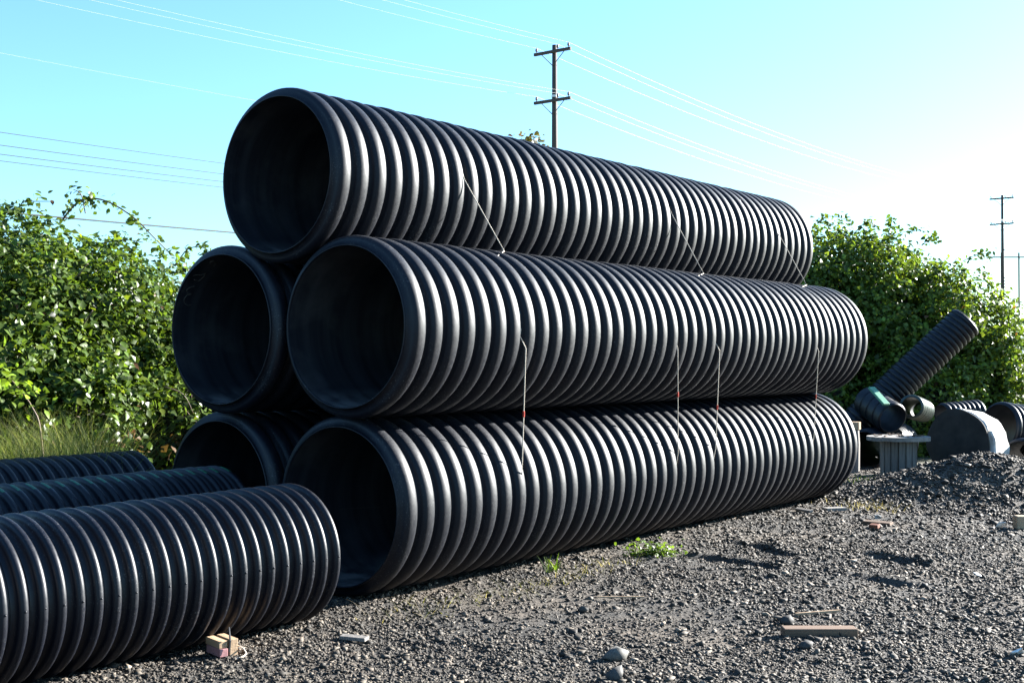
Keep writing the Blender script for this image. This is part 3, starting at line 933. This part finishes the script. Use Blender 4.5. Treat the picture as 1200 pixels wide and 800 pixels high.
# ------------------------------------------------------------------ utility poles and wires
POLE_H = 18.0
P1 = Vector((2.26, 66.1, 0)); STEP = Vector((47.7, 60.8, 0)); P2 = P1 + STEP; P0 = P1 - STEP; P3 = P2 + STEP
LN = STEP.normalized(); AC = Vector((LN.y, -LN.x, 0))
ARMS = (17.62, 15.02)
OFFS = (-1.05, 0.35, 1.05)
def pole(P, label):
    t = thing('utility_pole', label, 'utility pole', P, 'utility poles along the road')
    MB().tube([(0, 0, -0.3), (0, 0, 6), (0, 0, 12), (0, 0, POLE_H)], [0.20, 0.18, 0.155, 0.125], 12).build('shaft', M_POLE, t, smooth=True)
    ang = math.atan2(AC.y, AC.x)
    for z in ARMS:
        arm = MB().box((0, 0, 0), (2.4, 0.12, 0.15)).build('crossarm', M_POLE, t)
        arm.location = Vector((0, 0, z)) - LN * 0.19; arm.rotation_euler = (0, 0, ang)
        for q in OFFS:
            i = MB().tube([(0, 0, 0.07), (0, 0, 0.14), (0, 0, 0.18), (0, 0, 0.30), (0, 0, 0.33)], [0.02, 0.03, 0.075, 0.06, 0.02], 8).build('insulator', M_INSUL, arm)
            i.location = (q, 0, 0)
        for q in (-1, 1):
            br = MB().tube([AC * q * 0.75 - LN * 0.15 + Vector((0, 0, z - 0.05)), Vector((0, 0, z - 0.75)) - LN * 0.16], 0.022, 5).build('brace', M_POLE, t)
    cl = MB().tube([(0, 0, 15.22), (0, 0, 15.34)], 0.165, 12).build('pale_band', M_WHITE, t)
    for z in (12.4, 9.55, 9.2, 8.9, 8.6, 6.7):
        MB().box((AC.x * 0.2, AC.y * 0.2, z), (0.10, 0.10, 0.08)).build('wire_clamp', M_INSUL, t)
    return t
pole(P1, 'tall dark wooden utility pole with two crossarms rising behind the stack')
pole(P2, 'distant wooden utility pole with two crossarms above the right brambles')
def span(A, B, sag, r, mat, label, n=40):
    pts = []
    for i in range(n + 1):
        t = i / n; p = A.lerp(B, t); p.z -= 4 * sag * t * (1 - t); pts.append(p - A)
    t = MB().tube(pts, r, 5, cap=False).build('overhead_wire', mat, None, smooth=True)
    t.location = A
    return tag(t, label, 'wire', 'overhead wires on the utility poles')
off = -LN * 0.19
side_w = ('far', 'middle', 'near')
for ai, z in enumerate(ARMS):
    tier = ('top', 'lower')[ai]
    for oi_, q in enumerate(OFFS):
        a = Vector((0, 0, z + 0.34)) + AC * q + off
        span(P1 + a, P0 + a, (1.15, 1.5)[ai], 0.0045, M_WIRE, f'{side_w[oi_]} wire of the {tier} crossarm running left from the tall pole')
        span(P1 + a, P2 + a, (1.5, 1.6)[ai], 0.008, M_WIRE, f'{side_w[oi_]} wire of the {tier} crossarm running right from the tall pole')
        span(P2 + a, P3 + a, 1.5, 0.016, M_WIRE, f'{side_w[oi_]} wire of the {tier} crossarm running on beyond the distant pole')
for z, sg, r, mat, lab in ((12.45, 1.0, 0.0035, M_WIRE, 'single thin wire alone in the upper left sky'), (9.55, 0.72, 0.012, M_CABLE, 'uppermost of four thin wires low in the left sky'),
                      (9.2, 0.80, 0.013, M_CABLE, 'second of four thin wires low in the left sky'), (8.9, 0.80, 0.013, M_CABLE, 'third of four thin wires low in the left sky'),
                      (8.68, 0.80, 0.012, M_CABLE, 'lowest of four thin wires low in the left sky'), (6.75, 0.55, 0.028, M_CABLE, 'thick black cable low in the sky just above the left brambles')):
    a = Vector((0, 0, z)) + AC * 0.25
    span(P1 + a, P0 + a, sg, r, mat, lab)
# far H-frame
hp = at(1173.5, 296, 250); hq = at(1194, 296, 250)
t = thing('transmission_frame', 'faint far two-pole transmission frame beside the distant utility pole', 'pylon', (hp.x, hp.y, 0))
for q in (hp, hq):
    MB().tube([(q.x - hp.x, 0, -1), (q.x - hp.x, 0, q.z)], 0.17, 8).build('pole', M_POLE, t)
dx = hq.x - hp.x
MB().box((dx / 2, 0.2, hp.z - 0.9), (dx + 3.4, 0.25, 0.25)).build('crossbeam', M_POLE, t)

# ------------------------------------------------------------------ scrap heap on the right
# wooden cable reel
rc = on_ground(1053, 566); rc = Vector((rc.x, rc.y, 0)); YR = rc.y
reel = thing('cable_reel', 'small weathered grey wooden cable reel standing on end among the scrap pipes', 'reel', rc)
topz = at(1053, 511, YR).z
def disc(r, th, n, gap, mat, parent, z, nm):
    # planks of a round flange, clipped to the circle
    for i in range(n):
        x0, x1 = -r + 2 * r * i / n + gap, -r + 2 * r * (i + 1) / n - gap
        xs = np.linspace(x0, x1, 7)
        yy = [math.sqrt(max(r * r - x * x, 1e-5)) for x in xs]
        ring = [(x, -y) for x, y in zip(xs, yy)] + [(x, y) for x, y in zip(xs[::-1], yy[::-1])]
        m = len(ring)
        dz = random.uniform(-.004, .004)
        V = [(y, x, z + dz) for x, y in ring] + [(y, x, z + th + dz) for x, y in ring]
        Fm = [tuple(range(m)), tuple(range(2 * m - 1, m - 1, -1))] + [(k, m + k, m + (k + 1) % m, (k + 1) % m) for k in range(m)]
        MB().add(V, Fm).build(nm, mat, parent)
RF = 0.5 * 72 / F_PX * YR
disc(RF, 0.045, 6, 0.002, M_REELT, reel, topz - 0.045, 'top_board')
disc(RF, 0.045, 6, 0.002, M_REELT, reel, -0.05, 'bottom_board')
RD = 0.5 * 38 / F_PX * YR; NSV = 15
for i in range(NSV):
    a = 2 * math.pi * i / NSV
    o = MB().box((RD, 0, (topz - 0.05) / 2), (0.03, 2 * RD * math.sin(math.pi / NSV) * 0.93, topz - 0.05)).build('stave', M_REELW, reel, bevel=0.004)
    o.rotation_euler = (0, 0, a)
MB().tube([(0, 0, 0), (0, 0, topz + 0.004)], 0.03, 10).build('hub', M_PLANK, reel)
lp = MB()
for k in range(22):
    r, a = RF * 0.8 * math.sqrt(random.random()), random.uniform(0, 6.28)
    lp.box((r * math.cos(a), r * math.sin(a), topz + 0.012), (random.uniform(.015, .05), random.uniform(.01, .03), 0.012), Matrix.Rotation(random.uniform(0, 3), 3, 'Z'))
o = lp.build('leaf_litter', M_PLANK, reel); o['kind'] = 'stuff'

# post behind the far pipe end
pc = at(1000, 500, 15.2)
post = thing('wood_post', 'short round wooden post with a pale top behind the far pipe end', 'post', (pc.x, pc.y, 0))
hz = at(1000, 497, 15.2).z
MB().tube([(0, 0, -.05), (0.01, 0, hz * .6), (0, 0, hz - 0.06)], [0.075, 0.07, 0.07], 12).build('shaft', M_REELW, post, smooth=False)
MB().tube([(0, 0, hz - 0.06), (0, 0, hz + 0.03)], 0.088, 14).build('cap', M_TAN, post)

# leaning pipe
a, b = at(1040, 462, 16.5), at(1132, 376, 16.45)
dv = (b - a); Lp = dv.length; 
Rl = 0.5 * 40 / F_PX * 16.6
nr = 30
make_pipe('leaning_pipe', 'black corrugated pipe leaning up out of the scrap against the brambles', 'pipe', a - dv.normalized() * 0.6, dv, Rl, (Lp + 0.6) / nr, nr, 0.018, 0.008, M_SMALL, 'lean', 2.2, 0.88)
# coupling with a green stripe
a, b = at(1014, 462, 16.3), at(1046, 490, 15.7)
make_pipe('pipe_coupling', 'dark pipe coupling with a green stripe under the leaning pipe', 'pipe', b, a - b + Vector((-0.1, 0.3, 0.05)), 0.20, 0.15, 4, 0.012, 0.012, M_SMALL, 'coup', 4.0, 0.96)
g0, g1 = at(1021, 454, 15.7), at(1039, 474, 15.45)
mid = (g0 + g1) / 2
t = thing('green_board', 'green plastic strip lying on the dark coupling', 'strip', (mid.x, mid.y, mid.z))
q = (g1 - g0).to_track_quat('X', 'Z').to_matrix()
MB().box((0, 0, 0), ((g1 - g0).length, 0.10, 0.03), q).build('strip', flat('pale_green_plastic', (0.05, 0.22, 0.13), 0.5), t, bevel=0.005)
# sunlit corrugated offcut
make_pipe('corrugated_offcut', 'short sunlit corrugated pipe offcut below the leaning pipe', 'pipe', at(1068, 476, 15.9), Vector((0.45, 0.88, -0.10)), 0.155, 0.055, 16, 0.028, 0.008, flat('faded_green_plastic', (0.035, 0.05, 0.042), 0.35, 0.3), 'off1', 2.0, 0.88)
make_pipe('corrugated_offcut', 'dark corrugated pipe lying in shade behind the wooden reel', 'pipe', at(1012, 528, 15.6), Vector((0.5, 0.85, 0.0)), 0.27, 0.085, 22, 0.028, 0.008, M_SMALL, 'off3', 2.0, 0.88)
# black corrugated pipes at the right edge
make_pipe('corrugated_offcut', 'grey-black corrugated pipe with its mouth turned left, above the right scrap', 'pipe', at(1170, 500, 14.6), Vector((0.86, 0.42, -0.12)), 0.30, 0.085, 14, 0.030, 0.008, M_SMALL, 'off4', 2.0, 0.88)
make_pipe('corrugated_offcut', 'black corrugated pipe half behind the gravel heap at the right edge', 'pipe', at(1200, 548, 13.9), Vector((0.66, 0.75, 0.0)), 0.33, 0.10, 14, 0.030, 0.008, M_SMALL, 'off5', 2.0, 0.88)
make_pipe('corrugated_offcut', 'small black pipe scrap poking up behind the concrete drum', 'pipe', at(1104, 487, 15.4), Vector((0.8, 0.3, 0.06)), 0.16, 0.07, 8, 0.02, 0.006, M_SMALL, 'off6', 2.0, 0.88)

# big drum: face darkened in colour for shade, dusty side paled for sun glare, one broken edge
dc = at(1124, 521, 13.9)
drum = thing('concrete_drum', 'big round dusty concrete drum with a broken sunlit side behind the gravel heap', 'drum', (dc.x, dc.y, 0))
ddir = Vector((0.74, 0.66, -0.10)).normalized()
side = Vector((0, 0, 1)).cross(ddir).normalized(); upv = ddir.cross(side)
Rd = 0.5 * 66 / F_PX * 13.9 * 1.25
def drum_piece(nm, a0, a1, x0, x1, rr, n=26, ctr=Vector((0, 0, 0))):
    V, Fm = [], []
    full = abs(a1 - a0) > 6.2
    rings = [(x0, rr * 0.0), (x0, rr * 0.965), (x0 + 0.02, rr), (x1 - 0.02, rr), (x1, rr * 0.965), (x1, 0.0)]
    for x, r in rings:
        for k in range(n + 1):
            w = a0 + (a1 - a0) * k / n
            j = 1 + 0.05 * math.sin(w * 2.0 + 0.6) + 0.018 * math.sin(w * 5.3) + 0.012 * math.sin(w * 13.1 + x * 9)
            V.append(ctr + ddir * (x + (0.012 * math.sin(w * 7) if r > 0 else 0)) + (side * math.sin(w) + upv * math.cos(w)) * r * j)
    for i in range(len(rings) - 1):
        for k in range(n):
            Fm.append((i*(n+1)+k, i*(n+1)+k+1, (i+1)*(n+1)+k+1, (i+1)*(n+1)+k))
    if not full:
        Fm.append(tuple(i*(n+1) for i in range(len(rings)))); Fm.append(tuple(i*(n+1)+n for i in range(len(rings)-1, -1, -1)))
    return MB().add(V, Fm).build(nm, M_CONC, drum)
c0 = Vector((0, 0, dc.z))
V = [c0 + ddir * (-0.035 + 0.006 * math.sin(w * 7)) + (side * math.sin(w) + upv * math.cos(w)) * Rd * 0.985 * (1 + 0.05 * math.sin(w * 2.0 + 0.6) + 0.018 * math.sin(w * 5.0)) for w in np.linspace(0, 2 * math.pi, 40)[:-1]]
MB().add(V + [v + ddir * 0.018 for v in V], [tuple(range(39)), tuple(range(77, 38, -1))] + [(k, 39 + k, 39 + (k + 1) % 39, (k + 1) % 39) for k in range(39)]).build('dark_face', flat('shade_dark_face', (0.020, 0.017, 0.014), 0.9, 0.5, 9), drum)  # near-black face colour stands for the shade on this end
drum_piece('body', R_(-62), R_(298) - R_(62), 0.0, 0.42, Rd, 34, c0)
drum_piece('broken_segment', R_(-118), R_(-63), 0.02, 0.36, Rd * 1.03, 12, c0 + side * -0.02)

# gravel heap
hc = at(1145, 575, 12.5); hc = Vector((hc.x + 0.05, hc.y, 0))
heap = thing('gravel_heap', 'low heap of dark gravel in front of the scrap pipes', 'heap', hc)
def heap_h(x, y):
    r = np.sqrt((x / 1.45) ** 2 + (y / 1.1) ** 2)
    w = 0.10 * vnoise(x * 1.8 + 5, y * 1.8, 50) + 0.05 * vnoise(x * 6, y * 6, 51)
    return 0.41 * np.exp(-(r * 1.35) ** 2) * (1 + w * 3) + 0.02 * vnoise(x * 12, y * 12, 52) * np.clip(1.4 - r, 0, 1) - 0.035 * np.clip(r - 0.7, 0, 2)
hx = np.linspace(-2.6, 2.6, 90); hyv = np.linspace(-1.9, 1.9, 66)
HX, HYm = np.meshgrid(hx, hyv); HZ = heap_h(HX, HYm)
ii = np.arange(HX.size).reshape(HX.shape)
link('mound', mesh_np('mound', np.stack([HX, HYm, HZ], -1).reshape(-1, 3), np.stack([ii[:-1, :-1], ii[:-1, 1:], ii[1:, 1:], ii[1:, :-1]], -1).reshape(-1, 4), M_GROUND, smooth=True), heap)
n = 26000
x, y = rng.uniform(-2.4, 2.2, n), rng.uniform(-1.7, 1.5, n)
ok = (x / 2.4) ** 2 + (y / 1.7) ** 2 < 1; x, y = x[ok], y[ok]
r = np.clip(np.exp(rng.normal(math.log(0.012), 0.42, len(x))), 0.006, 0.038)
o = link('gravel', stones_mesh('gravel', np.stack([x, y, heap_h(x, y) + r * .3], -1), r, False), heap); o['kind'] = 'stuff'

# ------------------------------------------------------------------ loose things on the gravel
def board(label, pa, pb, w, th, mat, name='plank', lift=0.0, tilt=0.0, cat='plank'):
    A, B = on_ground(*pa), on_ground(*pb)
    za, zb = float(ground_h(A.x, A.y)), float(ground_h(B.x, B.y))
    m = (A + B) / 2; z = max(za, zb) + th / 2 + lift
    d = B - A
    o = MB().box((0, 0, 0), (d.length, w, th)).build(name, mat, None, bevel=min(th, w) * 0.12)
    o.location = (m.x, m.y, z); o.rotation_euler = (tilt, 0, math.atan2(d.y, d.x))
    tag(o, label, cat)
    return o
board('short brown wooden plank lying flat on the gravel', (917, 743), (1003, 743), 0.09, 0.045, M_PLANK)
board('thin pale stick lying just behind the short brown plank', (932, 722), (984, 718), 0.012, 0.012, M_TAN, 'stick', 0.012, 0, 'stick')
board('pale flat wood sliver on the gravel near the bottom pipe mouth', (400, 747), (430, 750), 0.045, 0.018, M_REELW, 'wood_sliver', 0.006, 0.1, 'wood scrap')
board('pale weathered board lying by the far pipe end', (966, 598), (990, 597), 0.10, 0.03, M_REELW, 'board', 0.0, 0, 'board')
board('pale curved bark strip in the shadow at the foot of the far pipe end', (933, 599), (951, 602), 0.04, 0.02, M_REELW, 'bark_strip', 0.01, 0.2, 'bark')
board('reddish-brown broken wood piece beside a white scrap', (1013, 615), (1045, 618), 0.07, 0.03, M_PLANK, 'wood_scrap', 0.0, 0.1, 'wood scrap')
board('small brick-red wood chip left of the broken wood', (1020, 620), (1030, 621), 0.05, 0.03, flat('red_brown_wood', (0.20, 0.07, 0.04), .8), 'wood_chip', 0, .2, 'wood scrap')
board('tan wooden block end at the right edge by the gravel heap', (1189, 620), (1206, 620), 0.10, 0.11, M_TAN, 'wood_block', 0, 0, 'block')
board('dark brown branch lying on the slope of the gravel heap', (1120, 592), (1145, 577), 0.03, 0.03, M_PLANK, 'branch', 0.12, 0.3, 'branch')
board('long thin pale stick in the gravel in front of the bottom pipe', (700, 702), (755, 702), 0.008, 0.008, M_TAN, 'stick', 0.012, 0, 'stick')
def scrap(label, px, size, mat=M_WHITE, name='white_scrap'):
    g = on_ground(*px); z = float(ground_h(g.x, g.y))
    V = [(random.uniform(.7, 1.2) * size * math.cos(a), random.uniform(.7, 1.2) * size * math.sin(a), random.uniform(-.2, .35) * size) for a in np.linspace(0, 5.5, 7)]
    V2 = [(a, b, c + 0.004) for a, b, c in V]
    Fm = [tuple(range(7)), tuple(range(13, 6, -1))] + [(k, 7 + k, 7 + (k + 1) % 7, (k + 1) % 7) for k in range(7)]
    o = MB().add(V + V2, Fm).build(name, mat)
    o.location = (g.x, g.y, z + size * .3); o.rotation_euler = (0.5, 0.5, random.uniform(0, 3))
    return tag(o, label, 'litter')
scrap('crumpled white scrap standing in front of the gravel heap', (1173, 618), 0.055)
scrap('white scrap of litter on the gravel near the lower right corner', (1192, 767), 0.032)
scrap('small white scrap on the broken brown wood', (1029, 607), 0.035)
scrap('pale scrap lying in the open gravel right of the wheel ruts', (1145, 677), 0.03)
def rock(label, px, size, tone, seed):
    g = on_ground(*px)
    V = ICO_V * (1 + np.random.default_rng(int(seed*10)).uniform(-0.30, 0.30, (12, 1))) + np.random.default_rng(int(seed*10)+5).uniform(-0.16, 0.16, (12, 3))
    V = V * np.array(size) * 0.5
    me = mesh_np('rock', V, ICO_F, M_STONE, col=np.tile(tone, (12, 1)))
    o = link('rock', me)
    o.location = (g.x, g.y, float(ground_h(g.x, g.y)) + size[2] * 0.3)
    o.rotation_euler = (0, 0, seed)
    return tag(o, label, 'rock', 'larger rocks lying on the gravel')
rock('broad pale grey rock on the gravel near the bottom edge', (721, 768), (0.13, 0.10, 0.07), (0.10, 0.095, 0.085), 3.2)
rock('dark rock just in front of the broad pale grey rock', (722, 790), (0.085, 0.08, 0.085), (0.055, 0.052, 0.048), 1)
rock('dark rock at the left end of the short brown plank', (921, 731), (0.085, 0.075, 0.07), (0.035, 0.033, 0.031), 5)
rock('small dark rock with a pale side below the long thin stick', (683, 714), (0.07, 0.06, 0.045), (0.055, 0.052, 0.048), 7)
rock('dark rock in front of the short brown plank', (944, 757), (0.08, 0.07, 0.055), (0.04, 0.038, 0.035), 9)

# timber chock under the front pipe
cb = on_ground(268, 770)
chock = thing('timber_chock', 'stacked tan timber blocks with a pink painted piece chocking the front pipe', 'timber', (cb.x, cb.y, 0))
chock.scale = (0.72, 0.72, 0.72)
chock.rotation_euler = (0, 0, math.atan2(U.y, U.x) - R_(14))     # local x along the pipe, local y away under it
def blk(nm, c, d, mat):
    return MB().box(c, d).build(nm, mat, chock, bevel=0.003)
blk('upper_block', (-0.033, 0.11, 0.085), (0.058, 0.20, 0.046), M_TAN)
blk('upper_block', (0.038, 0.10, 0.088), (0.056, 0.20, 0.052), M_TAN)
blk('lower_block', (-0.033, 0.10, 0.034), (0.056, 0.20, 0.052), M_PINK)
blk('lower_block', (0.036, 0.12, 0.034), (0.054, 0.24, 0.056), M_TAN)
MB().tube([(0.012, 0.02, 0.19), (0.005, -0.012, 0.11), (-0.002, -0.015, 0.04)], [0.006, 0.007, 0.006], 5).build('black_strap', M_CABLE, chock)
pts = [(0.065, 0.03, 0.07), (0.10, -0.01, 0.045), (0.10, -0.05, 0.02), (0.06, -0.09, 0.015), (0.0, -0.10, 0.012)]
MB().tube(pts, 0.0045, 5).build('pale_cord', M_ROPE, chock, smooth=True)
